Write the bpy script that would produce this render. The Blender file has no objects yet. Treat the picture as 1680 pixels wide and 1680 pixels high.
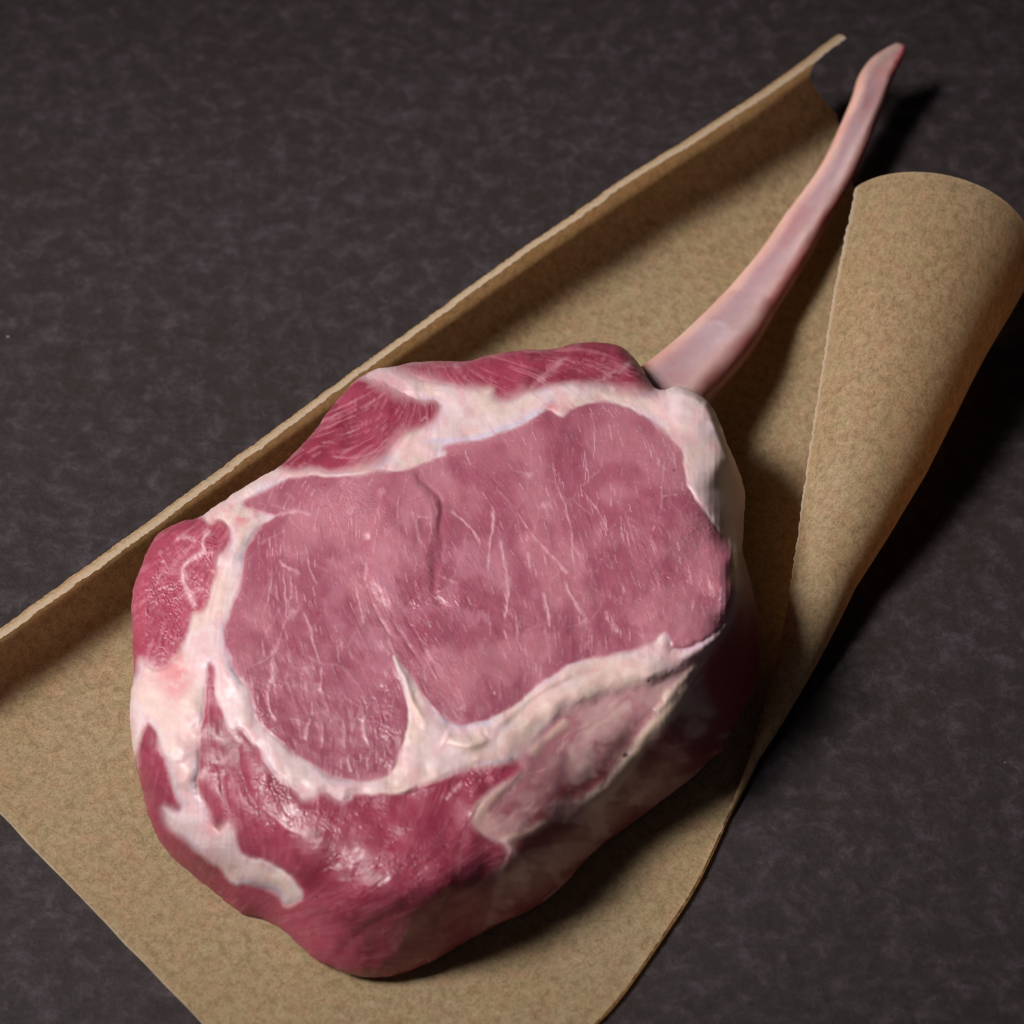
import bpy, math
import numpy as np
from mathutils import Vector

S = bpy.context.scene
rng = np.random.RandomState(7)

# ------------------------------------------------------------------ camera
ELEV = math.radians(52.0)
DIST = 1.0
FPX = 6000.0                       # focal length in pixels of a 1680 px frame
cam_d = bpy.data.cameras.new('camera')
cam = bpy.data.objects.new('camera', cam_d)
S.collection.objects.link(cam)
cam.location = (0, -DIST*math.cos(ELEV), DIST*math.sin(ELEV))
cam.rotation_euler = (math.pi/2-ELEV, 0, 0)
cam_d.sensor_width = 36.0
cam_d.lens = 36.0*FPX/1680.0
cam_d.clip_start = 0.02
cam_d.clip_end = 50
cam_d.dof.use_dof = True
cam_d.dof.focus_distance = 0.962
cam_d.dof.aperture_fstop = 13.0
S.camera = cam
S.render.resolution_x = S.render.resolution_y = 1024

# ------------------------------------------------------------------ world, lamps, exposure
w = bpy.data.worlds.new('World'); S.world = w; w.use_nodes = True
bg = w.node_tree.nodes['Background']
bg.inputs[0].default_value = (0.80, 0.74, 1.0, 1); bg.inputs[1].default_value = 0.013

def area(name, loc, target, size, power, col):
    l = bpy.data.lights.new(name, 'AREA'); l.shape = 'RECTANGLE'
    l.size, l.size_y = size; l.energy = power; l.color = col
    o = bpy.data.objects.new(name, l); S.collection.objects.link(o)
    o.location = loc
    o.rotation_euler = (Vector(target)-Vector(loc)).to_track_quat('-Z', 'Y').to_euler()
    return o
key = area('softbox_lamp', (-0.645, -0.095, 0.79), (-0.078, 0.0, 0.02), (0.46, 0.46), 0.99, (1.0, 0.97, 0.95))
area('added_fill_lamp', (0.10, -0.85, 0.22), (0.02, -0.05, 0.02), (0.5, 0.25), 0.20, (1.0, 0.94, 0.92))  # added fill with no seen source, lifts the chop's front faces
key.data.spread = math.radians(25)
S.view_settings.view_transform = 'Standard'
S.view_settings.look = 'None'
S.view_settings.exposure = 0.0
S.view_settings.gamma = 1.0
try:
    S.cycles.use_denoising = True
    S.cycles.denoiser = 'OPENIMAGEDENOISE'
    S.cycles.denoising_prefilter = 'ACCURATE'
    S.cycles.max_bounces = 8
    S.cycles.filter_width = 1.05
except Exception as e:
    print(e)

# ------------------------------------------------------------------ numeric helpers
CZ = DIST*math.sin(ELEV); CY = -DIST*math.cos(ELEV)
RX = np.array([1.0, 0, 0]); UY = np.array([0, math.sin(ELEV), math.cos(ELEV)])
FW = np.array([0, math.cos(ELEV), -math.sin(ELEV)])
def up(u, v, z):
    """point at height z (metres) seen at photo coordinates u, v"""
    u = np.asarray(u, float); v = np.asarray(v, float); z = np.asarray(z, float)
    a = (u-840.0)/FPX; b = -(v-840.0)/FPX
    d = FW + a[..., None]*RX + b[..., None]*UY
    t = (z-CZ)/d[..., 2]
    p = d*t[..., None]; p[..., 1] += CY; p[..., 2] += CZ
    return p
def sstep(a, b, x):
    t = np.clip((x-a)/(b-a), 0, 1); return t*t*(3-2*t)
def lin(c):
    c = np.asarray(c, float)/255.0
    return np.where(c <= .04045, c/12.92, ((c+.055)/1.055)**2.4)
def vnoise(x, y, seed):
    r = np.random.RandomState(seed).rand(256, 256)*2-1
    xi = np.floor(x).astype(int); yi = np.floor(y).astype(int)
    fx = x-xi; fy = y-yi
    fx = fx*fx*fx*(fx*(fx*6-15)+10); fy = fy*fy*fy*(fy*(fy*6-15)+10)
    a = r[xi & 255, yi & 255]; b = r[(xi+1) & 255, yi & 255]
    c = r[xi & 255, (yi+1) & 255]; d = r[(xi+1) & 255, (yi+1) & 255]
    return (a*(1-fx)+b*fx)*(1-fy)+(c*(1-fx)+d*fx)*fy
def fbm(x, y, seed, octv=4, gain=.5):
    s = 0; a = 1; n = 0
    for k in range(octv):
        ca, sa = math.cos(k*1.1+.3), math.sin(k*1.1+.3)
        s = s+a*vnoise((x*ca-y*sa)*2**k+13.7*k, (x*sa+y*ca)*2**k+7.1*k, seed+k); n += a; a *= gain
    return s/n
def segdist2(P, Q, U, V):
    dx, dy = Q[0]-P[0], Q[1]-P[1]
    L = dx*dx+dy*dy+1e-9
    t = np.clip(((U-P[0])*dx+(V-P[1])*dy)/L, 0, 1)
    ex = U-P[0]-t*dx; ey = V-P[1]-t*dy
    return ex*ex+ey*ey, t
def polysd(poly, U, V):
    """signed distance to polygon, negative inside"""
    d = np.full(U.shape, 1e9); ins = np.zeros(U.shape, bool)
    n = len(poly)
    for i in range(n):
        P, Q = poly[i], poly[(i+1) % n]
        d = np.minimum(d, segdist2(P, Q, U, V)[0])
        if P[1] != Q[1]:
            c = (P[1] > V) != (Q[1] > V)
            ins ^= c & (U < (Q[0]-P[0])*(V-P[1])/(Q[1]-P[1])+P[0])
    d = np.sqrt(d)
    return np.where(ins, -d, d)
def smooth_poly(poly, it=1, closed=True):
    p = np.array(poly, float)
    for _ in range(it):                                   # corner cutting
        q = np.roll(p, -1, 0) if closed else p[1:]
        b = p if closed else p[:-1]
        n = np.empty((2*len(b), p.shape[1])); n[0::2] = .75*b+.25*q; n[1::2] = .25*b+.75*q
        p = n if closed else np.vstack([p[:1], n, p[-1:]])
    return p
def catmull(pts, ts):
    """sample a Catmull-Rom curve through pts at ts in 0..1 (by chord length)"""
    p = np.array(pts, float); d = np.linalg.norm(np.diff(p, axis=0), axis=1); s = np.r_[0, np.cumsum(d)]; s /= s[-1]
    m = np.gradient(p, s, axis=0)
    ts = np.clip(np.asarray(ts, float), 0, 1)
    i = np.clip(np.searchsorted(s, ts, 'right')-1, 0, len(p)-2)
    h = (s[i+1]-s[i]); t = (ts-s[i])/h
    h = h[:, None]; t = t[:, None]
    return (2*t**3-3*t**2+1)*p[i]+(t**3-2*t**2+t)*h*m[i]+(-2*t**3+3*t**2)*p[i+1]+(t**3-t**2)*h*m[i+1]

# ------------------------------------------------------------------ blender helpers
def mesh_from(name, verts, faces4, parent=None, mat=None, smooth=True):
    me = bpy.data.meshes.new(name)
    nv = len(verts); f = np.asarray(faces4, np.int32); nf = len(f)
    me.vertices.add(nv); me.vertices.foreach_set('co', np.asarray(verts, np.float32).ravel())
    tri = f[:, 3] == f[:, 2]
    tot = np.where(tri, 3, 4).astype(np.int32)
    start = np.r_[0, np.cumsum(tot)[:-1]].astype(np.int32)
    keep = np.ones((nf, 4), bool); keep[tri, 3] = False
    me.loops.add(int(tot.sum())); me.loops.foreach_set('vertex_index', f[keep].astype(np.int32))
    me.polygons.add(nf); me.polygons.foreach_set('loop_start', start)
    me.polygons.foreach_set('use_smooth', np.full(nf, smooth))
    me.update(calc_edges=True); me.validate()
    o = bpy.data.objects.new(name, me); S.collection.objects.link(o)
    if mat: me.materials.append(mat)
    if parent: o.parent = parent
    return o
def fattr(o, name, vals):
    a = o.data.attributes.new(name, 'FLOAT', 'POINT'); a.data.foreach_set('value', np.asarray(vals, np.float32).ravel())
def cattr(o, name, rgb):
    a = o.data.attributes.new(name, 'FLOAT_COLOR', 'POINT')
    c = np.ones((len(rgb), 4), np.float32); c[:, :3] = rgb; a.data.foreach_set('color', c.ravel())
def grid_faces(nr, nc, wrap=False):
    r = np.arange(nr-1)[:, None]; c = np.arange(nc if wrap else nc-1)[None]
    c2 = (c+1) % nc
    return np.stack([r*nc+c, r*nc+c2, (r+1)*nc+c2, (r+1)*nc+c], -1).reshape(-1, 4)

class NT:
    def __init__(s, name):
        s.m = bpy.data.materials.new(name); s.m.use_nodes = True
        s.t = s.m.node_tree; s.t.nodes.clear()
        s.out = s.n('ShaderNodeOutputMaterial'); s.b = s.n('ShaderNodeBsdfPrincipled')
        s.l(s.b.outputs[0], s.out.inputs[0])
    def n(s, typ, **kw):
        nd = s.t.nodes.new(typ)
        for k, v in kw.items():
            if k in nd.inputs.keys() if hasattr(nd.inputs, 'keys') else False: pass
            setattr(nd, k, v)
        return nd
    def l(s, a, b): s.t.links.new(a, b)
    def val(s, sock, v):
        if hasattr(v, 'is_output'): s.l(v, sock)
        else: sock.default_value = v
    def coord(s, scale=(1, 1, 1)):
        tc = s.n('ShaderNodeTexCoord'); mp = s.n('ShaderNodeMapping'); mp.inputs['Scale'].default_value = scale
        s.l(tc.outputs['Object'], mp.inputs[0]); return mp.outputs[0]
    def noise(s, vec, scale, detail=3, rough=.5, dist=0):
        nd = s.n('ShaderNodeTexNoise'); s.l(vec, nd.inputs['Vector'])
        nd.inputs['Scale'].default_value = scale; nd.inputs['Detail'].default_value = detail
        nd.inputs['Roughness'].default_value = rough; nd.inputs['Distortion'].default_value = dist
        return nd.outputs[0]
    def ramp(s, f, stops):
        r = s.n('ShaderNodeValToRGB'); s.l(f, r.inputs[0]); e = r.color_ramp.elements
        while len(e) < len(stops): e.new(0.5)
        for k, (p, c) in enumerate(stops):
            e[k].position = p; e[k].color = c if len(c) == 4 else (*c, 1)
        return r.outputs[0]
    def mix(s, f, a, b, mode='MIX'):
        m = s.n('ShaderNodeMix'); m.data_type = 'RGBA'; m.blend_type = mode
        s.val(m.inputs[0], f); s.val(m.inputs[6], a); s.val(m.inputs[7], b); return m.outputs[2]
    def math(s, op, a, b=0.0, c=None):
        m = s.n('ShaderNodeMath'); m.operation = op; s.val(m.inputs[0], a); s.val(m.inputs[1], b)
        if c is not None: s.val(m.inputs[2], c)
        return m.outputs[0]
    def attr(s, name):
        a = s.n('ShaderNodeAttribute'); a.attribute_name = name; return a
    def bump(s, h, strength, dist, prev=None):
        b = s.n('ShaderNodeBump'); b.inputs['Strength'].default_value = strength; b.inputs['Distance'].default_value = dist
        s.l(h, b.inputs['Height'])
        if prev is not None: s.l(prev, b.inputs['Normal'])
        return b.outputs[0]

# ------------------------------------------------------------------ materials
def g3(v): return (v, v, v, 1)
def mat_slate():
    m = NT('dark_slate'); v = m.coord()
    big = m.noise(v, 14, 4, .55); mid = m.noise(v, 150, 8, .74, .3); fine = m.noise(v, 420, 5, .7); grit = m.noise(v, 1500, 2, .5)
    c = m.ramp(mid, [(.34, (.0175, .0120, .0120)), (.47, (.0250, .0176, .0180)), (.56, (.036, .0265, .0295)), (.70, (.068, .052, .062))])
    c = m.mix(m.ramp(fine, [(.45, g3(0)), (.75, g3(.8))]), c, m.mix(1.0, c, (1.5, 1.45, 1.55, 1), 'MULTIPLY'))
    c = m.mix(m.ramp(big, [(.35, g3(0)), (.68, g3(.7))]), c, m.mix(1.0, c, (.82, .80, .68, 1), 'MULTIPLY'))
    vor = m.n('ShaderNodeTexVoronoi'); m.l(v, vor.inputs['Vector']); vor.inputs['Scale'].default_value = 70; vor.inputs['Randomness'].default_value = 1
    sep = m.n('ShaderNodeSeparateColor'); m.l(vor.outputs['Color'], sep.inputs[0])
    size = m.math('MULTIPLY', m.math('GREATER_THAN', sep.outputs[0], .84), m.math('MULTIPLY', sep.outputs[1], .075))
    dot = m.math('LESS_THAN', vor.outputs['Distance'], size)
    c = m.mix(m.math('MULTIPLY', dot, .75), c, (.30, .28, .29, 1))
    m.l(c, m.b.inputs['Base Color'])
    m.l(m.ramp(mid, [(.3, g3(.62)), (.7, g3(.48))]), m.b.inputs['Roughness'])
    m.b.inputs['Specular IOR Level'].default_value = .35
    h = m.math('ADD', m.math('MULTIPLY', mid, 1.0), m.math('MULTIPLY', fine, .5))
    n1 = m.bump(h, .5, .0006); n2 = m.bump(grit, .35, .00015, n1)
    m.l(n2, m.b.inputs['Normal'])
    return m.m
def mat_paper():
    m = NT('kraft_paper'); tc = m.n('ShaderNodeTexCoord')
    a = m.attr('sheet')                                   # flat coordinates of the sheet in metres
    v = a.outputs['Vector']
    mp = m.n('ShaderNodeMapping'); m.l(v, mp.inputs[0]); mp.inputs['Scale'].default_value = (1, 1.0, 1)
    v = mp.outputs[0]
    big = m.noise(v, 30, 3, .5); mid = m.noise(v, 380, 4, .65, .6); fib = m.noise(v, 1500, 3, .6, 1.2); fib2 = m.noise(v, 1150, 2, .6, 2.0)
    c = m.ramp(mid, [(.28, (.405, .280, .150)), (.5, (.575, .415, .238)), (.74, (.70, .535, .335))])
    c = m.mix(m.ramp(fib, [(.38, g3(.62)), (.54, g3(0))]), c, m.mix(1.0, c, (.52, .48, .44, 1), 'MULTIPLY'))
    c = m.mix(m.ramp(fib2, [(.52, g3(0)), (.68, g3(.45))]), c, (.68, .53, .35, 1))
    c = m.mix(m.ramp(big, [(.35, g3(0)), (.7, g3(.5))]), c, m.mix(1.0, c, (.98, .90, .78, 1), 'MULTIPLY'))
    hue = m.noise(v, 170, 3, .6, .3)
    c = m.mix(.55, c, m.mix(1.0, c, m.ramp(hue, [(.3, (1.10, .92, .92, 1)), (.5, (1, 1, 1, 1)), (.7, (.90, 1.0, .88, 1))]), 'MULTIPLY'))
    e = m.attr('torn').outputs['Fac']
    c = m.mix(m.math('MULTIPLY', e, .9), c, (.80, .68, .52, 1))
    m.l(c, m.b.inputs['Base Color']); m.b.inputs['Roughness'].default_value = .62
    m.b.inputs['Specular IOR Level'].default_value = .3
    tr = m.n('ShaderNodeBsdfTranslucent'); m.l(m.mix(1.0, c, (1.25, 1.0, .75, 1), 'MULTIPLY'), tr.inputs[0])
    ms = m.n('ShaderNodeMixShader'); ms.inputs[0].default_value = .47; m.l(m.b.outputs[0], ms.inputs[1]); m.l(tr.outputs[0], ms.inputs[2]); m.l(ms.outputs[0], m.out.inputs[0])
    h = m.math('ADD', mid, m.math('MULTIPLY', fib, .6))
    m.l(m.bump(h, .14, .0002, m.bump(big, .25, .002)), m.b.inputs['Normal'])
    return m.m
def mat_meat(name, sss, radius, rough, bump_s, grain, spark, coat=.0):
    m = NT(name); v = m.coord()
    col = m.attr('flesh').outputs['Color']
    fine = m.noise(v, grain, 3, .6, .5); mid = m.noise(v, grain*.28, 3, .55, .8); tiny = m.noise(v, grain*2.6, 2, .5)
    c = m.mix(m.ramp(fine, [(.35, g3(.35)), (.6, g3(0))]), col, m.mix(1.0, col, (.86, .80, .82, 1), 'MULTIPLY'))
    m.l(c, m.b.inputs['Base Color'])
    m.l(m.math('MULTIPLY', m.attr('deep').outputs['Fac'], sss), m.b.inputs['Subsurface Weight'])
    m.b.inputs['Subsurface Radius'].default_value = radius
    m.b.inputs['Subsurface Scale'].default_value = .0011
    wet = m.attr('wet').outputs['Fac']
    r = m.math('ADD', m.math('MULTIPLY', wet, -.30), rough)
    r = m.math('ADD', r, m.math('MULTIPLY', m.math('SUBTRACT', mid, .5), .3))
    m.l(m.math('MAXIMUM', r, .14), m.b.inputs['Roughness'])
    m.b.inputs['Specular IOR Level'].default_value = .48
    m.b.inputs['Coat Weight'].default_value = coat; m.b.inputs['Coat Roughness'].default_value = .18
    n = m.bump(mid, bump_s*.6, .0008); n = m.bump(fine, bump_s, .00035, n); n = m.bump(tiny, spark, .00012, n)
    m.l(n, m.b.inputs['Normal']); m.l(n, m.b.inputs['Coat Normal'])
    return m.m
M_slate = mat_slate(); M_paper = mat_paper()
M_musc = mat_meat('raw_lean_meat', .8, (1.0, .40, .36), .52, .12, 1500, .25, .0)
M_fat = mat_meat('raw_fat', .9, (1.0, .78, .70), .52, .06, 900, .12, .0)
M_skin = mat_meat('membrane', .8, (1.0, .55, .45), .40, .10, 600, .12, .15)
M_bone = mat_meat('scraped_bone', .6, (1.0, .6, .5), .52, .18, 500, .1, .0)

# ------------------------------------------------------------------ slate surface
def build_slate():
    n = 41
    x = np.linspace(-1.2, 1.2, n); X, Y = np.meshgrid(x, x)
    V = np.stack([X, Y+.1, np.zeros_like(X)], -1).reshape(-1, 3)
    top = grid_faces(n, n)
    o = mesh_from('slate_surface', V, top, None, M_slate)
    o['kind'] = 'structure'; o['label'] = 'dark mottled slate surface under the paper and the chop'
build_slate()

# ------------------------------------------------------------------ wrapping paper
def build_paper():
    NS = 640
    s = np.linspace(0, 1, NS)
    # outer line of the curled lip on the one side, seen at height ~21 mm
    A = catmull([(-150, 1136), (0, 1028), (107, 949), (268, 834), (450, 705), (680, 540), (1000, 311), (1121, 230), (1243, 150), (1303, 107), (1338, 80)], s)
    kA = 1+.38*sstep(0, 1, s)
    zA = .0185*kA-.0005+.0008*np.sin(s*9)
    Aw = up(A[:, 0], A[:, 1], zA)
    # free edge on the other side: near corner -> far end of the roll
    E = catmull([(690, 2055), (840, 1865), (976, 1680), (1004, 1650), (1054, 1583), (1084, 1539), (1139, 1454), (1191, 1343), (1231, 1236), (1264, 1122),
                 (1290, 1000), (1303, 920), (1317, 816), (1334, 698), (1352, 584), (1366, 491), (1382, 410), (1403, 309)], s)
    k = np.interp(E[:, 1], [309, 500, 700, 820, 920, 1122, 1236, 1343, 1700, 2055], [1, .82, .62, .47, .335, .150, .05, .008, .006, .006])
    a_, b_ = .0280, .0245
    ang_e = math.radians(150)
    zE = k*(b_+b_*math.sin(ang_e))+.0015*(1-k)*sstep(.02, .3, s)
    Ew = up(E[:, 0], E[:, 1], zE)
    dirA = np.gradient(Aw, axis=0); dirA[:, 2] = 0; dirA /= np.linalg.norm(dirA, axis=1)[:, None]
    for _ in range(30): dirA[1:-1] = (dirA[:-2]+dirA[1:-1]+dirA[2:])/3
    nA = np.stack([dirA[:, 1], -dirA[:, 0], 0*s], -1)      # towards the middle of the sheet
    ax = np.array([.26, .965, 0]); cx = np.array([.965, -.26, 0])
    prof = catmull([(5.6, 22.9), (4.7, 23.2), (3.5, 22.8), (2, 21), (.9, 18), (.4, 14.5), (.6, 10.8), (2.4, 7.6), (6.5, 4.9), (13, 2.7), (22, 1.0), (33, .3)], np.linspace(0, 1, 44))/1000
    # the lip gets slightly wider and narrower, and its edge is torn
    cols = []; sheet = []; torn = []
    arcA = np.r_[0, np.cumsum(np.linalg.norm(np.diff(prof, axis=0), axis=1))]
    lenS = np.linalg.norm(Aw[-1]-Aw[0])*s
    jit = .0006*fbm(s*17, 0*s, 3, 3)+.0003*vnoise(s*170, 0*s, 4)*sstep(-.2, .5, vnoise(s*21, 0*s, 6))+.00022*vnoise(s*600, 0*s, 5)
    wid = .0009*np.sin(s*7+.5)+jit
    for j in range(len(prof)):
        f = 1-j/10.0 if j < 10 else 0
        n_ = prof[j, 0]-.002+wid*f
        if j > 13: n_ = n_+(prof[j, 0])*(kA-1)
        z_ = prof[j, 1]-.021+zA if prof[j, 1] > .021 else prof[j, 1]*zA/.021
        ext = .008*sstep(14, 3, j)*sstep(.93, 1, s)          # the lip runs on a little at the far end
        ext = ext-.026*max(0, (j-22)/21)*sstep(.84, 1, s)**2
        P = Aw+nA*np.asarray(n_)[..., None]+dirA*ext[:, None]; P[:, 2] = z_
        cols.append(P); sheet.append(np.stack([lenS, 0*s+arcA[j], 0*s], -1)); torn.append(np.full(NS, 1.0 if j == 0 else (.55 if j == 1 else 0.)))
    LF = cols[-1]
    # right foot of the roll, roll profile from the floor round to the edge
    ec = math.cos(ang_e)*a_
    ctr = Ew-cx*(k*ec)[:, None]; ctr[:, 2] = 0             # ground point below the roll's axis
    NF = 60
    base = arcA[-1]
    RF = ctr.copy(); RF[:, 2] = .0004+.0*s
    wflo = np.linalg.norm(RF-LF, axis=1)
    for j in range(1, NF):
        t = j/NF
        P = LF*(1-t)+RF*t
        wave = .0009*vnoise(s*5+3, 0*s+t*4, 11)*np.sin(math.pi*t)*sstep(.05, .25, s)
        lift = .0015*sstep(.12, 0, s)*np.sin(math.pi*t)**2
        P[:, 2] = .0004+np.abs(wave)*.6
        P = P-ax*(.028*t*sstep(.84, 1, s)**2)[:, None]
        cols.append(P); sheet.append(np.stack([lenS, base+wflo*t, 0*s], -1)); torn.append(np.zeros(NS))
    NR = 46
    je = .00012*vnoise(s*260, 0*s+2, 8)+.00022*vnoise(s*620, 0*s+2, 9)
    for j in range(NR+1):
        t = j/NR; th = -math.pi/2+(math.pi/2+ang_e)*t
        sag = 1+.05*np.sin(t*6+s*5)*t*(1-t)*4*.5
        P = ctr+cx[None]*(k*a_*math.cos(th)*sag)[:, None]
        P[:, 2] = .0004+k*(b_+b_*math.sin(th))*sag+.0015*(1-k)*sstep(.02, .3, s)*t
        P = P-ax*(.028*(1-t)**3.2*sstep(.84, 1, s)**2)[:, None]
        if j >= NR-1: P = P-cx[None]*(je*(1 if j == NR else .4))[:, None]
        cols.append(P); sheet.append(np.stack([lenS, base+wflo+k*.028*(th+math.pi/2), 0*s], -1)); torn.append(np.full(NS, 1.0 if j == NR else 0.))
    # far-end edge stays cut clean, near end slightly uneven
    V = np.stack(cols, 1); SH = np.stack(sheet, 1); TN = np.stack(torn, 1)
    nr, nc = V.shape[:2]
    V[0, :, :2] += (.00015*vnoise(np.arange(nc)*.35, 0*np.arange(nc), 31))[:, None]
    TN[0, :] = .8; TN[-1, :] = np.maximum(TN[-1, :], .35)
    o = mesh_from('wrapping_paper', V.reshape(-1, 3), grid_faces(nr, nc), None, M_paper)
    a = o.data.attributes.new('sheet', 'FLOAT_VECTOR', 'POINT'); a.data.foreach_set('vector', SH.reshape(-1, 3).astype(np.float32).ravel())
    fattr(o, 'torn', TN.ravel())
    o['label'] = 'sheet of brown kraft paper curled up along both sides under the raw chop'
    o['category'] = 'paper'
build_paper()

# ------------------------------------------------------------------ the chop
SIL = [(612,606),(648,600),(690,593),(720,593),(767,593),(800,583),(850,573),(913,573),(940,563),(983,560),(1020,567),(1037,583),(1053,603),(1062,620),(1070,632),
 (1087,643),(1107,633),(1130,637),(1160,655),(1170,670),(1180,693),(1193,727),(1207,760),(1220,793),(1224,827),(1220,843),(1220,880),(1216,900),(1227,933),(1240,990),
 (1247,1023),(1246,1037),(1246,1118),(1217,1173),(1196,1204),(1191,1229),(1177,1237),(1168,1243),(1143,1266),(1106,1295),(1069,1325),(1006,1369),(958,1410),(914,1461),(848,1498),
 (774,1535),(725,1569),(680,1590),(630,1605),(580,1602),(547,1587),(513,1573),(493,1553),(467,1527),(433,1508),(400,1502),(380,1487),(347,1460),(313,1433),(280,1405),
 (253,1367),(237,1317),(230,1280),(218,1230),(213,1180),(214,1140),(220,1113),(217,1040),(215,980),(227,940),(243,900),(260,873),(290,857),(327,850),(353,830),
 (387,807),(420,787),(457,767),(490,737),(517,707),(540,673),(563,647),(583,623)]
EYE = [(920,687),(940,670),(973,660),(1000,660),(1023,668),(1047,678),(1070,690),(1093,710),(1110,730),(1120,743),(1120,767),(1127,793),(1140,817),(1160,847),(1180,873),
 (1192,880),(1198,900),(1206,923),(1207,967),(1201,1000),(1188,1022),(1178,1036),(1150,1056),(1117,1066),(1102,1063),(1097,1042),(1087,1034),(1073,1055),(1054,1061),(1025,1070),
 (980,1078),(955,1083),(929,1092),(907,1107),(884,1122),(862,1144),(840,1159),(814,1173),(796,1183),(770,1190),(744,1190),(722,1173),(700,1148),(680,1120),(662,1096),(648,1076),(641,1078),
 (648,1092),(657,1117),(669,1153),(668,1190),(660,1230),(647,1260),(630,1277),(597,1282),(563,1280),(540,1277),(513,1257),(490,1240),(470,1230),(453,1213),(433,1197),
 (420,1180),(417,1157),(407,1130),(393,1117),(380,1098),(377,1084),(370,1060),(365,1040),(365,1027),(373,1010),(387,983),(397,957),(400,933),(398,907),(407,890),(423,870),(436,856),
 (452,846),(420,840),(398,832),(400,820),(425,808),(450,795),(480,785),(513,779),(547,784),(593,781),(620,771),(640,775),(667,773),(687,763),(713,753),(735,748),(724,733),(760,725),
 (800,717),(840,703),(860,697),(880,683),(900,671)]
UPL = [(596,618),(647,633),(660,650),(693,659),(715,655),(726,668),(716,690),(700,700),(673,708),(650,727),(636,747),(622,760),(597,769),(547,777),(513,769),(480,776),(450,764),
 (470,745),(485,730),(510,700),(535,665),(560,635),(580,612)]
TOPM = [(650,590),(655,608),(700,625),(733,626),(757,638),(783,638),(808,632),(809,650),(820,657),(840,655),(867,645),(900,633),(940,627),(973,630),(1007,637),(1033,643),(1053,647),
 (1068,641),(1075,630),(1060,600),(1040,575),(1020,555),(980,550),(940,555),(910,565),(850,565),(800,575),(767,583),(720,585)]
REDL = [(290,845),(327,846),(342,860),(352,852),(366,852),(376,866),(381,882),(372,902),(354,916),(355,940),(345,962),(342,988),(332,1006),(318,1008),(313,1012),(311,1030),(303,1052),(292,1075),(277,1092),(258,1098),(240,1088),(229,1080),
 (224,1110),(205,1115),(205,1040),(205,980),(215,940),(232,900),(250,868)]
CHK2 = [(340,868),(352,852),(364,850),(373,862),(380,880),(376,896),(366,904),(352,905),(342,899)]
CHK3 = [(322,920),(336,915),(352,917),(357,930),(352,946),(343,962),(330,960),(318,953),(314,940)]
CHK4 = [(322,968),(344,966),(338,990),(330,1005),(321,1000)]
LOWM = [(344,1082),(352,1095),(352,1137),(365,1170),(378,1203),(396,1194),(410,1213),(427,1230),(433,1247),(447,1267),(468,1283),(488,1297),(496,1315),(517,1307),(533,1297),(547,1307),(566,1317),
 (580,1303),(613,1300),(653,1303),(673,1294),(700,1280),(727,1278),(735,1272),(766,1262),(796,1258),(825,1251),(850,1246),(860,1257),(855,1273),(822,1292),(792,1314),(779,1332),(776,1354),
 (796,1369),(829,1384),(837,1398),(818,1430),(811,1460),(806,1490),(790,1540),(725,1585),(680,1605),(630,1620),(560,1612),(500,1585),(440,1530),(390,1510),(340,1475),(270,1415),
 (240,1370),(220,1310),(217,1275),(228,1225),(234,1195),(245,1182),(256,1196),(263,1223),(277,1267),(290,1308),(299,1332),(284,1330),(266,1322),(270,1342),(282,1362),(302,1375),(333,1407),(367,1431),(380,1450),
 (420,1453),(457,1467),(463,1485),(490,1483),(498,1463),(487,1452),(473,1432),(433,1412),(413,1407),(393,1397),(388,1370),(378,1347),(366,1352),(353,1367),(340,1333),(323,1293),(327,1253),(323,1220),(330,1190),
 (337,1147),(337,1100)]
SIDE = [(1216,885),(1275,900),(1285,1130),(1190,1280),(1020,1420),(850,1530),(785,1550),(806,1490),(811,1443),(837,1398),(829,1384),(796,1369),(776,1354),(779,1332),(792,1314),
 (822,1292),(855,1273),(859,1258),(851,1247),(875,1225),(900,1190),(940,1160),(1000,1135),(1080,1115),(1130,1085),(1165,1062),(1189,1030),(1208,985),(1208,930),(1200,895)]
SMUS = [(1212,890),(1235,935),(1252,1000),(1252,1110),(1222,1178),(1186,1182),(1160,1140),(1150,1095),(1170,1066),(1190,1036),(1206,1000),(1210,945)]
CAP = [(1040,680),(1052,655),(1072,640),(1100,620),(1150,630),(1200,690),(1240,800),(1230,890),(1200,896),(1190,882),(1160,850),(1130,810),(1115,760),(1095,720)]
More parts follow.
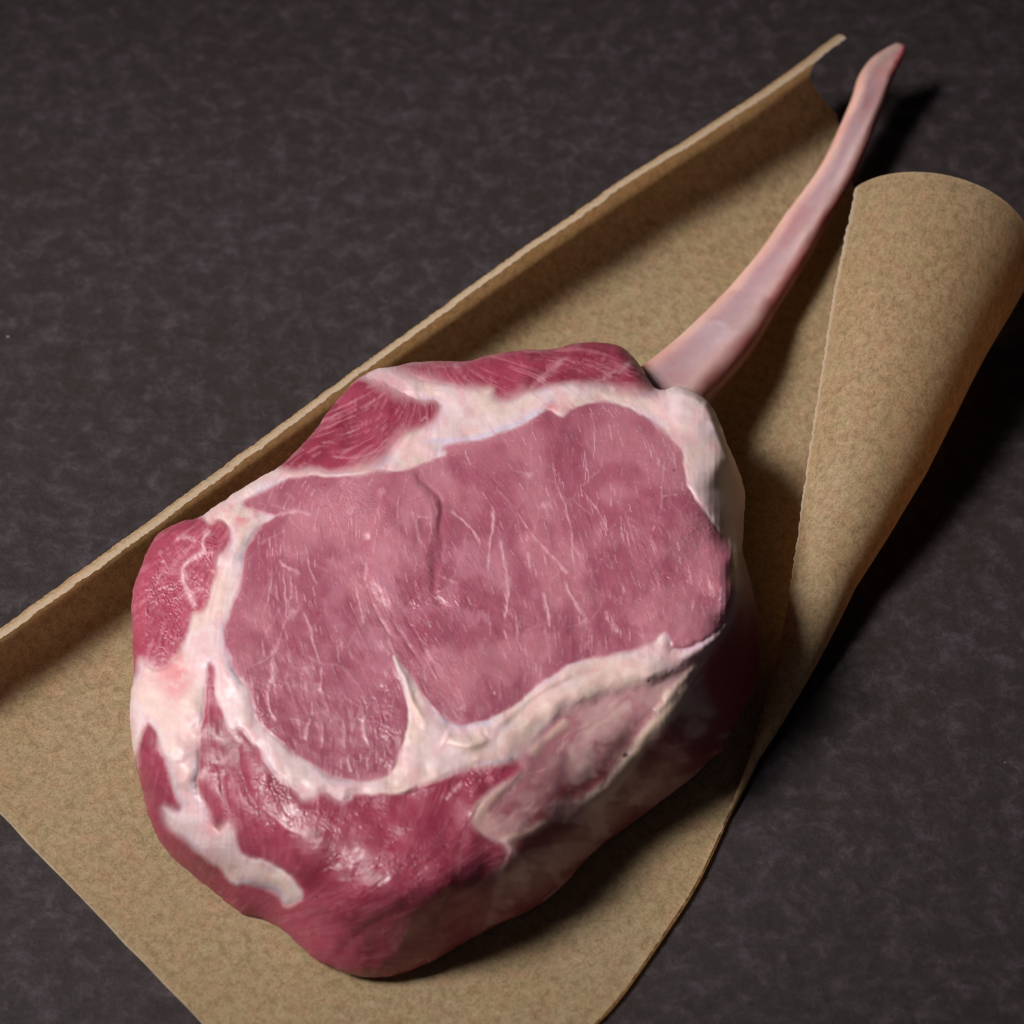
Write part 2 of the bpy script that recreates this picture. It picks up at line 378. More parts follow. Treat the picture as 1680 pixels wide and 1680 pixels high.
HPTS = [(450,900,44),(450,1150,43),(600,800,46),(650,1000,46.5),(640,1230,43),(800,900,47),(800,1120,46),(1000,750,47),(1000,950,48),(1150,900,47),(1165,975,47.5),(1193,955,47.3),(1197,1000,45.5),(1180,1022,45),(1188,910,46),(1000,1050,46.5),(880,700,46),
 (650,600,42),(780,590,42),(980,565,43),(1060,640,43),(620,700,43),(520,730,42),(420,800,41),(1110,650,44),(1100,700,46),(1140,652,44),(1150,740,46),(1166,690,44.5),(1176,760,45.2),(1204,790,36),(1177,850,46),(1215,850,32),(1222,880,24),
 (300,860,40),(240,900,37),(230,1000,37),(300,1000,39),(340,930,42),(220,1110,35),(280,1130,37),(350,1080,43),(217,1180,32),(290,1250,35),(220,1260,27),(340,1250,36),(400,1200,41),(450,1270,40),
 (520,1300,40),(600,1310,39.5),(700,1290,41),(400,1350,33),(500,1400,35),(600,1400,38),(700,1380,40),(560,1500,27),(650,1500,30),(750,1450,34),(630,1600,7),(620,1560,15),(513,1573,6),(395,1497,4),(313,1432,5),(433,1508,3),(347,1460,4),
 (280,1405,6),(237,1317,18),(330,1395,20),(846,1250,41),(900,1150,44),(900,1250,38.5),(950,1285,32.5),(1055,1200,37),(1000,1130,44),(1000,1250,34),(1100,1100,44),(1100,1200,35),(1150,1062,46),(1180,1040,45.5),(1217,1000,37),(1230,1060,22),
 (1240,1118,10),(1194,1207,8),(1106,1295,9),(1006,1369,9),(914,1461,8),(848,1498,8),(774,1535,7),(950,1330,27),(850,1400,32),(800,1400,35),(780,1340,39),(1190,1100,31),(1247,1023,18),(1240,990,24),
 (1227,933,28),(1217,893,36),(1208,962,45),(1204,915,45.5)]
# pale veins and flecks of marbling: points, half-width px, strength
VEINS = [
 ([(346,862),(333,888),(335,905),(316,914),(298,929),(304,955),(313,980),(321,1006)],5.5,.95),([(334,904),(352,908)],4,.7),([(288,884),(305,880),(322,886),(333,890)],3,.6),([(322,966),(342,968)],3.5,.6),([(262,905),(275,930)],2.5,.4),
 ([(460,920),(467,931),(488,938),(492,946)],2.6,.6),([(499,891),(503,909),(512,945),(521,961)],1.3,.7),
 ([(497,995),(481,1007),(467,1020),(460,1049),(447,1077),(422,1088),(401,1099)],2.6,.42),([(447,1077),(456,1099)],1.8,.6),([(484,1003),(470,1016)],6,.55),
 ([(499,999),(512,1031),(512,1049),(522,1077),(526,1088)],1.9,.7),([(494,1072),(519,1085),(537,1087),(566,1094),(578,1111),(591,1126),(598,1140),(610,1154)],2.4,.32),
 ([(587,974),(592,999),(597,1022)],2.4,.8),([(605,990),(619,1016),(639,1052),(646,1079)],1.8,.6),([(465,931),(468,980),(468,1016)],1.2,.7),([(476,943),(476,985)],1.3,.6),
 ([(483,956),(487,990)],1.2,.6),([(453,961),(456,985)],1,.6),([(439,931),(447,950),(440,980),(436,998)],1.1,.6),([(431,1045),(434,1078)],1.2,.6),
 ([(459,1095),(442,1117),(437,1147),(442,1161),(455,1183)],2.0,.7),([(447,1077),(452,1110),(448,1120)],5,.35),([(528,1092),(526,1136)],2.0,.75),([(512,1151),(514,1172)],2.0,.8),
 ([(510,1177),(501,1203),(503,1218)],3.2,.8),([(528,1183),(530,1204),(528,1233)],1.4,.75),([(603,1168),(594,1181),(600,1197),(605,1226)],3.4,.85),([(562,1181),(567,1233)],1.4,.75),
 ([(571,1242),(580,1268)],2.4,.75),([(603,1240),(602,1266)],1.3,.7),([(551,1045),(558,1088)],1.2,.6),([(671,836),(681,851),(683,876),(694,899)],2.6,.5),([(681,849),(710,851)],2.4,.45),([(708,854),(703,892)],2.0,.4),
 ([(739,836),(760,854),(778,870),(789,894)],2.4,.75),([(810,828),(812,861),(805,886),(799,919),(803,940)],2.3,.75),([(822,877),(828,919),(833,954),(833,981),(828,1019)],3.0,.75),
 ([(599,920),(601,954)],2.2,.6),([(720,942),(755,958)],2.0,.5),([(867,903),(873,933)],2.2,.65),([(887,890),(905,915),(930,937)],1.8,.6),([(924,930),(931,938)],3,.7),([(893,970),(898,1000),(903,1030)],2.6,.85),
 ([(927,950),(940,985),(957,1007)],2.6,.75),([(953,803),(987,847),(1000,867)],1.6,.55),([(905,757),(912,797),(930,833),(937,873),(945,930)],1.2,.6),([(957,737),(967,783)],1.2,.6),
 ([(990,747),(987,770),(953,797)],1.4,.45),([(847,840),(880,883),(887,892)],1.7,.45),([(1090,753),(1087,800),(1087,840)],2.2,.4),([(1087,816),(1115,812)],1.8,.45),([(1013,703),(1023,733)],1.5,.5),
 ([(1020,860),(1023,890)],1.4,.7),([(993,1000),(1002,1022)],1.2,.7),([(1128,925),(1136,960)],1.3,.6),([(1070,870),(1074,862)],1.3,.6),([(800,1000),(806,1045)],1.5,.5),([(845,1000),(851,1040)],1.3,.6),
 ([(430,853),(470,842),(500,838),(515,848)],2.2,.6),([(640,1076),(622,1050)],2.0,.6),([(1184,960),(1181,1000)],1.6,.6),([(1150,985),(1158,1016)],1.1,.6),
 ([(640,720),(600,750),(560,752),(540,748)],1.6,.45),([(560,712),(590,700)],1.4,.4),([(690,690),(700,684)],2.0,.6),([(868,640),(900,610),(935,585)],5,.35),([(975,625),(1010,610),(1045,588)],5,.40),
 ([(700,605),(760,600)],3,.3),([(345,1110),(340,1180),(345,1230)],1.2,.4),([(360,1230),(385,1290),(410,1330),(455,1350)],2.0,.25),([(430,1325),(455,1345),(470,1362),(500,1370)],2.2,.5),
 ([(745,1300),(760,1285)],4,.7),([(735,1312),(745,1300)],3,.6),([(700,1500),(640,1560)],10,.18),([(760,1390),(750,1440)],4,.2)]
BLOBS = [(603,879,8,.8),(478,1009,8,.5),(627,808,10,.35),(576,838,11,.35),(867,780,9,.35),(893,827,6,.4),(809,1138,3,.8),(1005,640,5,.9),(488,940,5,.6),(627,1062,7,.4),(960,1020,8,.45),(433,1185,6,.4),(565,1250,8,.35),
 (1072,1010,6,.25),(930,937,4,.6),(1010,860,4,.5),(1120,1000,12,.25),(450,1110,9,.35)]
# fold strands of the side fat: points, half-width px, height mm, colour weight
STR = [
 ([(725,1205),(755,1222),(782,1220),(800,1206)],15,1.8,1.),([(800,1240),(850,1208),(885,1168),(935,1134),(1000,1112),(1060,1098),(1110,1085)],27,1.7,1.),
 ([(800,1194),(840,1174),(900,1122),(950,1096),(1050,1072)],13,.8,1.),([(866,1244),(890,1214),(922,1192),(938,1180)],10,.5,.5),
 ([(950,1330),(1000,1292),(1035,1245),(1070,1200),(1100,1165),(1135,1115)],19,1.5,.8),([(779,1348),(787,1324),(820,1296),(860,1262)],13,.9,.5),
 ([(825,1383),(870,1365),(905,1345)],10,.5,.4),([(1085,1150),(1125,1107),(1148,1090)],9,.6,.6),([(640,1075),(655,1100),(672,1140),(690,1170),(700,1200)],8,1.0,1.),
 ([(560,1313),(600,1300),(650,1298),(700,1284),(728,1272)],9,1.1,1.),([(1075,1170),(1110,1130)],8,.8,.5)]
GROOVES = [  # points, half-width px, depth mm
 ([(683,772),(688,790),(706,803),(722,817),(725,847),(720,874),(724,901)],5,1.5),([(711,910),(713,936),(714,972),(722,993),(733,997)],5.5,1.3),([(716,985),(731,996)],7,1.6),
 ([(609,990),(624,1018),(642,1050)],4.5,1.5),([(640,1000),(660,1050),(690,1090)],3,.6),([(655,990),(690,1060),(720,1110)],3,.6),([(820,1200),(870,1152),(930,1118),(1000,1096)],6,1.1),
 ([(940,1310),(1010,1245),(1060,1180)],16,1.0),([(392,1230),(400,1300),(430,1335)],7,1.8),([(360,1250),(370,1320),(395,1345)],6,1.0),([(640,1590),(690,1530),(760,1440)],9,1.6),
 ([(780,1362),(835,1397)],9,1.2),([(1100,1064),(1112,1066),(1150,1058),(1185,1032)],5,1.4),([(545,1575),(600,1520),(660,1490)],8,1.0),([(380,1440),(430,1458),(460,1466)],5,1.2)]
FIB = [(420,950,2),(480,980,3),(560,1000,22),(600,1060,34),(500,1150,14),(420,1150,12),(560,1200,0),(620,1200,8),(900,950,10),(1000,850,12),(800,800,40),(760,880,34),(720,960,14),(700,1050,30),(760,1120,30),
 (1150,1000,10),(950,700,6),(850,1050,14),(1000,1020,14),(620,1450,-50),(500,1450,-55),(750,1400,-50),(380,1250,6),(270,950,-48),(270,1050,-20),(600,700,-65),(540,730,-60),(850,600,78),(1000,600,70),(600,830,-20),(520,870,10),(1100,800,14),
 (1200,1080,-50),(900,1300,-54),(1000,1200,-56),(1080,1250,-54),(950,1400,-50),(450,1350,25)]

def rbf(pts, U, V, lam=0.0, scale=100.0):
    P = np.array(pts, float); x = P[:, 0]/scale; y = P[:, 1]/scale
    def ph(r2): return np.where(r2 > 1e-12, .5*r2*np.log(np.maximum(r2, 1e-12)), 0)
    n = len(P); K = ph((x[:, None]-x)**2+(y[:, None]-y)**2)+lam*np.eye(n)
    Q = np.stack([np.ones(n), x, y], 1)
    Mx = np.block([[K, Q], [Q.T, np.zeros((3, 3))]])
    c = np.linalg.solve(Mx, np.r_[P[:, 2], 0, 0, 0])
    u = U/scale; v = V/scale
    r = c[n]+c[n+1]*u+c[n+2]*v
    for i in range(n): r = r+c[i]*ph((u-x[i])**2+(v-y[i])**2)
    return r
def rbf_coarse(pts, U, V, lam):
    # evaluate on every 6th node and interpolate linearly
    q = 6; Uc = U[::q, ::q]; Vc = V[::q, ::q]; R = rbf(pts, Uc, Vc, lam)
    fr = np.arange(U.shape[0])/q; fc = np.arange(U.shape[1])/q
    r0 = np.clip(fr.astype(int), 0, R.shape[0]-2); c0 = np.clip(fc.astype(int), 0, R.shape[1]-2)
    tr = (fr-r0)[:, None]; tc = (fc-c0)[None]
    return (R[r0][:, c0]*(1-tr)+R[r0+1][:, c0]*tr)*(1-tc)+(R[r0][:, c0+1]*(1-tr)+R[r0+1][:, c0+1]*tr)*tc

def blur(a, n=1):
    for _ in range(n):
        p = np.pad(a, 1, mode='edge')
        a = (p[:-2, 1:-1]+p[2:, 1:-1]+p[1:-1, :-2]+p[1:-1, 2:]+4*a)/8
    return a

def build_chop():
    st = 1.5
    us = np.arange(200, 1262, st); vs = np.arange(546, 1618, st)
    U, V = np.meshgrid(us, vs); nr, nc = U.shape
    # organic warp of every traced outline
    WU = U+3.2*fbm(U/26, V/26, 101, 2)+.7*vnoise(U/5, V/5, 105)
    WV = V+3.2*fbm(U/26+50, V/26, 111, 2)+.7*vnoise(U/5+9, V/5, 115)
    SU = U+1.6*fbm(U/14, V/14, 121, 3); SV = V+1.6*fbm(U/14, V/14+40, 125, 3)
    sil = polysd(smooth_poly(SIL, 1), SU, SV)               # negative inside
    def region(poly, it=1): return polysd(smooth_poly(poly, it), WU, WV)
    sd = {k: region(p) for k, p in dict(eye=EYE, upl=UPL, top=TOPM, red=REDL, low=LOWM, side=SIDE, smus=SMUS, cap=CAP).items()}
    soft = dict(eye=3.4, upl=12, top=10, red=7, low=5.5)
    # softness varies: crisp in places, fading in others
    sv = 1+1.4*sstep(.0, .6, fbm(U/70, V/70, 131, 2))
    M = np.zeros_like(U)
    for k_, wd in soft.items():
        M = np.maximum(M, 1-sstep(-wd*sv, wd*sv, sd[k_]))
    dmin = np.minimum.reduce([sd[k_] for k_ in soft])       # distance outside muscles
    sw = 12+26*sstep(1390, 1470, V); side = 1-sstep(-sw, sw, sd['side']); smus = 1-sstep(-14, 14, sd['smus'])
    fat = np.clip(1-M, 0, 1)*(1-side)
    # ---------------- heights (mm)
    H = rbf_coarse(HPTS, U, V, .02)
    d_in = np.maximum(-sil, 0)
    wr = 26.0-13.0*sstep(1060, 1120, U)*sstep(920, 880, V); t = np.clip(d_in/wr, 0, 1)
    drop = 1-np.sqrt(np.clip(1-(1-t)**2, 0, 1))
    rim = np.interp(V, [560, 1250, 1450], [7.0, 7.0, 3.0])
    rim = rim*np.where((V > 900+(U-840)*-.2) & (U > 700), .35, 1)
    # keep the base a little above the table at the front rim
    H = H-rim*drop
    n_big = fbm(U/60, V/60, 141, 3); n_mid = fbm(U/18, V/18, 151, 3); n_sm = fbm(U/7, V/7, 161, 2)
    lowm = 1-sstep(-6, 3, sd['low'])
    H += .6*n_big+.12*n_mid*(M+.3)*(1-.7*lowm)
    # fat lies proud of the lean, rounded at its borders, lumpy
    rise = fat*(1-np.exp(-np.maximum(dmin, 0)/16.0))*(.45+.75*sstep(-.45, .4, fbm(U/80, V/80, 177, 2)))
    H += rise*(1.0+.6*fbm(U/40, V/40, 171, 2))+fat*(.30*fbm(U/30, V/30, 173, 2)+.015*n_sm)
    H -= .12*np.exp(-(dmin/3.5)**2)*(1-side)*sstep(0, .4, fbm(U/50, V/50, 175, 2)+.35)
    strand = np.zeros_like(U)
    def pl(pts):
        d = np.full(U.shape, 1e9); tt = np.zeros(U.shape); p = smooth_poly(pts, 2, False) if len(pts) > 2 else np.array(pts, float)
        L = np.r_[0, np.cumsum(np.linalg.norm(np.diff(p, axis=0), axis=1))]; L /= L[-1]
        lo = p.min(0)-60; hi = p.max(0)+60
        c0, c1 = np.searchsorted(us, [lo[0], hi[0]]); r0, r1 = np.searchsorted(vs, [lo[1], hi[1]])
        sub = (slice(r0, r1), slice(c0, c1)); uu, vv = WU[sub], WV[sub]
        ds, ts = d[sub], tt[sub]
        for i in range(len(p)-1):
            q, a = segdist2(p[i], p[i+1], uu, vv); m_ = q < ds
            ds[m_] = q[m_]; ts[m_] = (L[i]+a*(L[i+1]-L[i]))[m_]
        d[sub] = ds; tt[sub] = ts
        return np.sqrt(d), tt
    for pts, wd, hh, cw in STR:
        d, tt = pl(pts); tap = sstep(0, .12, tt)*sstep(1, .85, tt)*.8+.2
        wv = wd*(.85+.12*vnoise(tt*4, 0*tt+wd, 181))
        g = np.exp(-(d/wv)**2*1.3)*tap
        H += .5*hh*g; strand = np.maximum(strand, cw*sstep(.12, .85, g))
    gro = np.zeros_like(U)
    for pts, wd, dp in GROOVES:
        d, tt = pl(pts); tap = np.sin(np.pi*np.clip(tt, .04, .96))**.5
        g = np.exp(-(d/wd)**2)*tap; H -= dp*g*.27; gro = np.maximum(gro, g)
    # the thick flap left of the cleft stands a little higher
    flap = polysd(smooth_poly([(640,780),(683,772),(690,792),(718,815),(724,850),(716,880),(712,930),(700,975),(670,1000),(610,985),(600,900),(620,820)], 2), WU, WV)
    H += .8*sstep(10, -16, flap)
    # ---------------- fibres: line-integral smear of noise along a direction field
    ang = np.radians(rbf_coarse(FIB, U, V, .3)+14*fbm(U/45, V/45, 191, 2))
    fx = np.sin(ang); fy = np.cos(ang)
    def lic(src, n):
        acc = src.copy(); R, C = np.meshgrid(np.arange(nr), np.arange(nc), indexing='ij')
        for sg in (1, -1):
            r = R.astype(float); c = C.astype(float)
            for _ in range(n):
                ri = np.clip(np.rint(r).astype(int), 0, nr-1); ci = np.clip(np.rint(c).astype(int), 0, nc-1)
                r += sg*fy[ri, ci]; c += sg*fx[ri, ci]
                ri = np.clip(np.rint(r).astype(int), 0, nr-1); ci = np.clip(np.rint(c).astype(int), 0, nc-1)
                acc += src[ri, ci]
        return acc/(2*n+1)
    r_ = np.random.RandomState(5)
    white = r_.randn(nr, nc)
    fibre = lic(white, 9); fibre /= fibre.std()
    fibre2 = lic(blur(r_.randn(nr, nc), 2), 22); fibre2 /= fibre2.std()
    dens = np.clip(.55+.9*fbm(U/55, V/55, 201, 2), .05, 1.2)
    seeds = (r_.rand(nr, nc) < .0060*dens)*(.3+.7*r_.rand(nr, nc)**1.5)
    fleck = np.clip(lic(seeds, 4)*9*1.0, 0, 1)*(.55+.45*r_.rand(nr, nc))
    seeds = (r_.rand(nr, nc) < .0011*dens)*(.4+.6*r_.rand(nr, nc))
    fleck_l = np.clip(lic(seeds, 11)*23*1.0, 0, 1)*np.clip(.55+.9*vnoise(U/5, V/5, 211), 0, 1)
    dots = blur((r_.rand(nr, nc) < .011)*r_.rand(nr, nc), 1)*2.4
    eye_m = 1-sstep(-3, 2, sd['eye'])
    redm = 1-sstep(-6, 3, sd['red']); lowm = 1-sstep(-6, 3, sd['low'])
    H += M*(1-.6*lowm)*(.009*fibre+.016*fibre2*(.5+.5*sstep(-.2, .5, fbm(U/60, V/60, 221, 2))))
    H += M*.05*blur(fleck, 1)*eye_m
    # glistening crinkle on the lean: sharper relief in patches
    crk = np.abs(vnoise(U/5.5, V/5.5, 231))+.5*np.abs(vnoise(U/2.8, V/2.8, 232))
    pz = np.zeros_like(U)
    for bu, bv, ru, rv, s_ in [(625,1200,42,80,1),(640,1150,20,50,.8),(575,825,70,42,.8),(720,1010,60,90,.8),(690,1100,40,60,.6),(1120,950,75,60,.75),(1140,870,40,50,.7),(1185,985,20,45,.6),(270,980,55,110,1),
                               (335,890,25,35,.9),(330,985,25,40,.7),(660,1415,120,62,1),(560,1330,90,40,.5),(430,1310,60,70,.6),(785,1275,60,22,1),(290,1270,25,60,.7),(600,1530,80,45,.45),(560,690,60,60,.5),(860,600,140,40,.45),(430,1170,30,60,.5)]:
        pz = np.maximum(pz, s_*np.exp(-((WU-bu)/ru)**2-((WV-bv)/rv)**2))
    patch = np.clip(pz*1.25*sstep(-.55, .25, fbm(U/22, V/22, 241, 3))+.22*sstep(.05, .5, fbm(U/40, V/40, 245, 3)), 0, 1)*M
    ca, sa = np.cos(ang), np.sin(ang)
    al = WU*sa+WV*ca; ac = WU*ca-WV*sa                        # along and across the fibres
    fine = vnoise(ac/2.9, al/8.0, 233)+.6*vnoise(U/2.1, V/2.1, 234)
    H += patch*(.006*crk+.15*fine)*(.8+.4*redm+.35*lowm)
    H += redm*.22*np.abs(fbm(U/16, V/16, 251, 2))+lowm*.6*fbm(U/48, V/52, 255, 2)+.012*lowm*fibre2
    vein = np.zeros_like(U)
    for pts, wd, s_ in VEINS:
        d, tt = pl(pts); wv = wd*(.85+.7*vnoise(tt*9+wd*3, 0*tt+s_*10, 261))
        tap = sstep(-.02, .12, tt)*sstep(1.02, .88, tt)
        vein = np.maximum(vein, s_*np.exp(-(d/np.maximum(wv, .7))**2)*tap)
    for bu, bv, rr, s_ in BLOBS:
        d = np.hypot(WU-bu, WV-bv)*(1+.35*vnoise(U/6, V/6, 271))
        vein = np.maximum(vein, s_*sstep(rr*1.15, rr*.25, d))
    vein *= .7+.45*np.clip(vnoise(U/4, V/4, 281)+.5, 0, 1)
    # a faint net of connective tissue in the eye
    cellU = (WU*np.cos(.2)+WV*np.sin(.2))/34; cellV = (WV*np.cos(.2)-WU*np.sin(.2))/62
    r2 = np.random.RandomState(77); jx = r2.rand(64, 64); jy = r2.rand(64, 64)
    F1 = np.full(U.shape, 9.); F2 = F1.copy(); cu = np.floor(cellU).astype(int); cv = np.floor(cellV).astype(int)
    for di in (-1, 0, 1):
        for dj in (-1, 0, 1):
            a = cu+di; b = cv+dj; q = np.hypot(a+jx[a % 64, b % 64]-cellU, b+jy[a % 64, b % 64]-cellV)
            F2 = np.minimum(F2, np.maximum(F1, q)); F1 = np.minimum(F1, q)
    net = np.exp(-((F2-F1)/.05)**2)*sstep(.0, .5, fbm(U/40, V/40, 291, 2)+.1)
    H += .16*blur(vein, 1)*M
    # ---------------- colours (albedo)
    c_eye = lin((165, 94, 111)); c_eye2 = lin((183, 119, 131)); c_eyed = lin((152, 75, 95))
    c_red = lin((168, 74, 94)); c_low = lin((150, 57, 80)); c_low2 = lin((128, 40, 60))
    c_fat = lin((222, 199, 200)); c_fatp = lin((220, 180, 182)); c_cream = lin((219, 192, 174)); c_lav = lin((204, 194, 218)); c_vein = lin((232, 190, 198))
    def mixc(a, b, f): return a*(1-f[..., None])+b*f[..., None]
    nb = sstep(-.5, .5, fbm(U/75, V/75, 301, 3)); nm = sstep(-.6, .6, n_mid)
    C = mixc(np.broadcast_to(c_eye, U.shape+(3,)), c_eye2, .75*sstep(.35, .9, nb)); C = mixc(C, c_eyed, .5*sstep(.55, .1, nb))
    edge_d = sstep(-46, -6, sd['eye'])*eye_m*(U < 560)
    C = mixc(C, c_eyed, .45*edge_d)
    other = np.clip(M-eye_m, 0, 1)
    Cr = mixc(mixc(np.broadcast_to(c_low, U.shape+(3,)), c_low2, .8*sstep(.55, .1, nb)), c_red, np.clip(redm+.5*nm, 0, 1)*.8)
    C = mixc(C, Cr, sstep(0, .5, other))
    C = mixc(C, C*1.10, np.clip(.35*fibre2, 0, 1)*.6*(1-lowm))
    C = C*(1+.018*np.clip(fibre, -2, 2)*M*(1-.7*lowm))[..., None]
    flk = np.clip(1.0*fleck+.6*fleck_l+.45*dots, 0, 1)*(1.0*eye_m+.18*other)  # marbling flecks; flecks and dots also paint wet sparkle into the colour
    C = mixc(C, c_vein, .72*flk); stk = np.clip(.16*fibre2+.30*fbm(ac/10, al/60, 371, 2)+.03, 0, .4)*other*(1-.55*lowm)
    C = mixc(C, lin((214, 150, 160)), stk)
    painted_sheen = sstep(-.05, .5, fbm(U/46, V/46, 381, 3))*sstep(330, 60, np.hypot((U-680)/1.0, V-960))*eye_m  # broad moist sheen painted as pale colour around the eye's middle
    C = mixc(C, lin((192, 130, 146)), .6*painted_sheen)
    C = mixc(C, c_vein, np.clip(vein*.72, 0, .8)); C = mixc(C, c_vein, .16*net*eye_m)
    Fc = mixc(np.broadcast_to(c_fat, U.shape+(3,)), c_cream, .5*sstep(.3, .9, sstep(-.5, .5, fbm(U/48, V/48, 311, 3))))
    Fc = mixc(Fc, c_fatp, .6*sstep(.45, .95, sstep(-.5, .5, fbm(U/30, V/30, 321, 3))))
    fst = np.clip(.55*fibre2+.15, 0, 1)*np.exp(-np.maximum(dmin, 0)/13)*fat
    Fc = mixc(Fc, lin((206, 132, 142)), .65*fst)
    lav = np.exp(-((dmin-5)/5.0)**2)*sstep(0, .5, fbm(U/60, V/60, 331, 2)+.05)
    Fc = mixc(Fc, c_lav, .35*lav)
    lavline = [([(705,722),(740,725),(800,712),(845,697),(880,680),(905,660)],5,.8),([(620,768),(637,752)],5,.6),([(366,1030),(376,1075),(390,1105)],8,.6),([(1097,1045),(1110,1063),(1150,1056),(1190,1025)],5,.6),([(700,1150),(740,1192),(800,1186)],6,.5),([(380,1448),(425,1450),(460,1470)],8,.6),([(645,1085),(665,1130)],5,.6),([(565,1318),(575,1308)],6,.5)]
    lv = np.zeros_like(U)
    for pts, wd, s_ in lavline: lv = np.maximum(lv, s_*np.exp(-(pl(pts)[0]/wd)**2))
    Fc = mixc(Fc, c_lav*.92, .7*lv)
    # raw pink bruise on the fat beside the red muscle, and pink films here and there
    pinkp = sstep(52, 6, np.hypot((WU-286)/.85, (WV-1105)/1.15))*sstep(-.5, .2, n_mid+.1)
    pinkp = np.maximum(pinkp, sstep(40, 0, np.hypot((WU-395)/1.5, WV-845))*sstep(-.2, .3, n_mid))
    pinkp = np.maximum(pinkp, .8*sstep(24, 0, np.hypot((WU-905), (WV-668)/.6)))
    pinkp = np.maximum(pinkp, .55*sstep(30, 0, np.hypot((WU-345), (WV-1362)/1.0)))
    Fc = mixc(Fc, lin((214, 130, 136)), .8*pinkp)
    C = mixc(C, Fc, fat)
    # side: membrane over fat and lean
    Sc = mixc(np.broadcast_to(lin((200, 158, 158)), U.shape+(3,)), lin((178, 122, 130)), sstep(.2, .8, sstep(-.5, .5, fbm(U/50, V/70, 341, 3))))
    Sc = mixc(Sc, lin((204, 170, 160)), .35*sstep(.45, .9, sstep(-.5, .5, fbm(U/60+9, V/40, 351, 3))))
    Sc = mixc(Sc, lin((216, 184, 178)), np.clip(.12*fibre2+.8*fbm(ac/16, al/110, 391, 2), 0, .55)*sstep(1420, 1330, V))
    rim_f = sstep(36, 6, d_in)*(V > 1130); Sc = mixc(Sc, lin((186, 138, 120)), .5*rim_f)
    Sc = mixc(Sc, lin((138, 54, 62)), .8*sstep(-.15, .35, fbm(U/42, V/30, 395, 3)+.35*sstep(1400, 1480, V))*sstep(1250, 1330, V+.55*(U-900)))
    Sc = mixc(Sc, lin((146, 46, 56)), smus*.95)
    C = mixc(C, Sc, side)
    C = mixc(C, c_cream*.97, strand*(.85*side+.35*(1-M)))
    capm = 1-sstep(-4, 4, sd['cap'])
    capface = capm*sstep(-6, 22, (U-1176)-(V-650)*.04-(V > 880)*0)      # the outer face of the fat cap: pinkish film
    C = mixc(C, lin((216, 170, 162)), .75*capface*sstep(700, 760, V))
    C = mixc(C, C*np.array([.80, .62, .68]), np.clip(gro, 0, 1)*M*.4)  # crease shade painted into the colour along the grooves
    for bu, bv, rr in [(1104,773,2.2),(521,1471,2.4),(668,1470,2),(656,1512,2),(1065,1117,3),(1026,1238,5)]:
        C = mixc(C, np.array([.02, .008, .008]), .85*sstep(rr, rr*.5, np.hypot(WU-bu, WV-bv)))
    C = np.clip(C, .004, .92)
    wet = np.clip(.25+.7*fbm(U/35, V/35, 361, 3)*M+.35*patch+.05*lowm, 0, 1)
    # ---------------- snap the rim and unproject
    gy, gx = np.gradient(sil, st); gl = np.maximum(np.hypot(gx, gy), .2)
    outm = (sil > 0); mv = np.minimum(sil, 4)*outm
    Us = U-mv*gx/gl**2; Vs = V-mv*gy/gl**2
    H = np.maximum(H, .7)
    P = up(Us, Vs, H/1000.0)
    # global normals
    du = np.gradient(P, axis=1); dv = np.gradient(P, axis=0); N = np.cross(dv, du); N /= np.maximum(np.linalg.norm(N, axis=2), 1e-12)[..., None]
    toC = np.array([0, CY, CZ])-P; N *= np.sign((N*toC).sum(2))[..., None]
    toC /= np.linalg.norm(toC, axis=2)[..., None]
    # ---------------- cells and their part
    inn = ~outm
    cell = inn[:-1, :-1] | inn[1:, :-1] | inn[:-1, 1:] | inn[1:, 1:]
    def cc(a): return .25*(a[:-1, :-1]+a[1:, :-1]+a[:-1, 1:]+a[1:, 1:])
    lab = np.full(cell.shape, 0)
    order = [('cap', 8), ('side', 9), ('smus', 10), ('low', 4), ('red', 3), ('top', 5), ('upl', 6), ('eye', 1)]
    for k_, i in order:
        m_ = cc(sd[k_]) < 0
        if k_ == 'smus': m_ &= lab == 9
        lab[m_] = i
    sc = cc(strand*side)
    lab[(sc > .5) & np.isin(lab, [9, 10])] = 13
    lab[~cell] = -1
    # fat: split the connected mass into its bodies
    cu_, cv_ = cc(U), cc(V)
    f0 = lab == 0
    lab[f0 & (cv_ < 800) & (cu_ > 400)] = 20               # seam above the eye
    lab[f0 & (cu_ < 560) & (lab != 20) & (cv_ >= 800)] = 21   # band on the flank
    lab[f0 & (cu_ <= 400) & (cv_ < 800)] = 21
    lab[f0 & (lab == 0) & (cu_ >= 560)] = 22               # folds below the eye
    names = {1: ('loin_eye', M_musc, 'large smooth pink loin eye with fine white marbling'), 3: ('lean_muscle', M_musc, 'rough bright red muscle on the flank'), 4: ('cap_muscle', M_musc, 'glossy deep pink muscle sloping to the paper'),
             5: ('rib_muscle', M_musc, 'thin red strip of lean along the bone side'), 6: ('rib_muscle', M_musc, 'red lean patch framed by white fat'), 7: ('lean_patch', M_musc, None), 11: ('lean_patch', M_musc, None), 12: ('lean_patch', M_musc, None),
             8: ('fat_cap', M_fat, 'thick white fat block beside the bone'), 9: ('membrane', M_skin, 'pinkish membrane over the cut side'), 10: ('flank_muscle', M_musc, 'dark red lean in the shaded side'),
             13: ('fat_fold', M_fat, None), 20: ('fat_seam', M_fat, 'white branching fat above the loin eye'), 21: ('fat_band', M_fat, 'white fat band between loin eye and flank'), 22: ('fat_fold', M_fat, 'cream folded fat below the loin eye')}
    ground = np.array([-.02, -.015, .0007])
    root = bpy.data.objects.new('raw_chop', None); S.collection.objects.link(root); root.location = ground; root.empty_display_size = .03
    root['label'] = 'thick raw pink rib chop with white fat and long bare bone lying on brown paper'; root['category'] = 'meat'
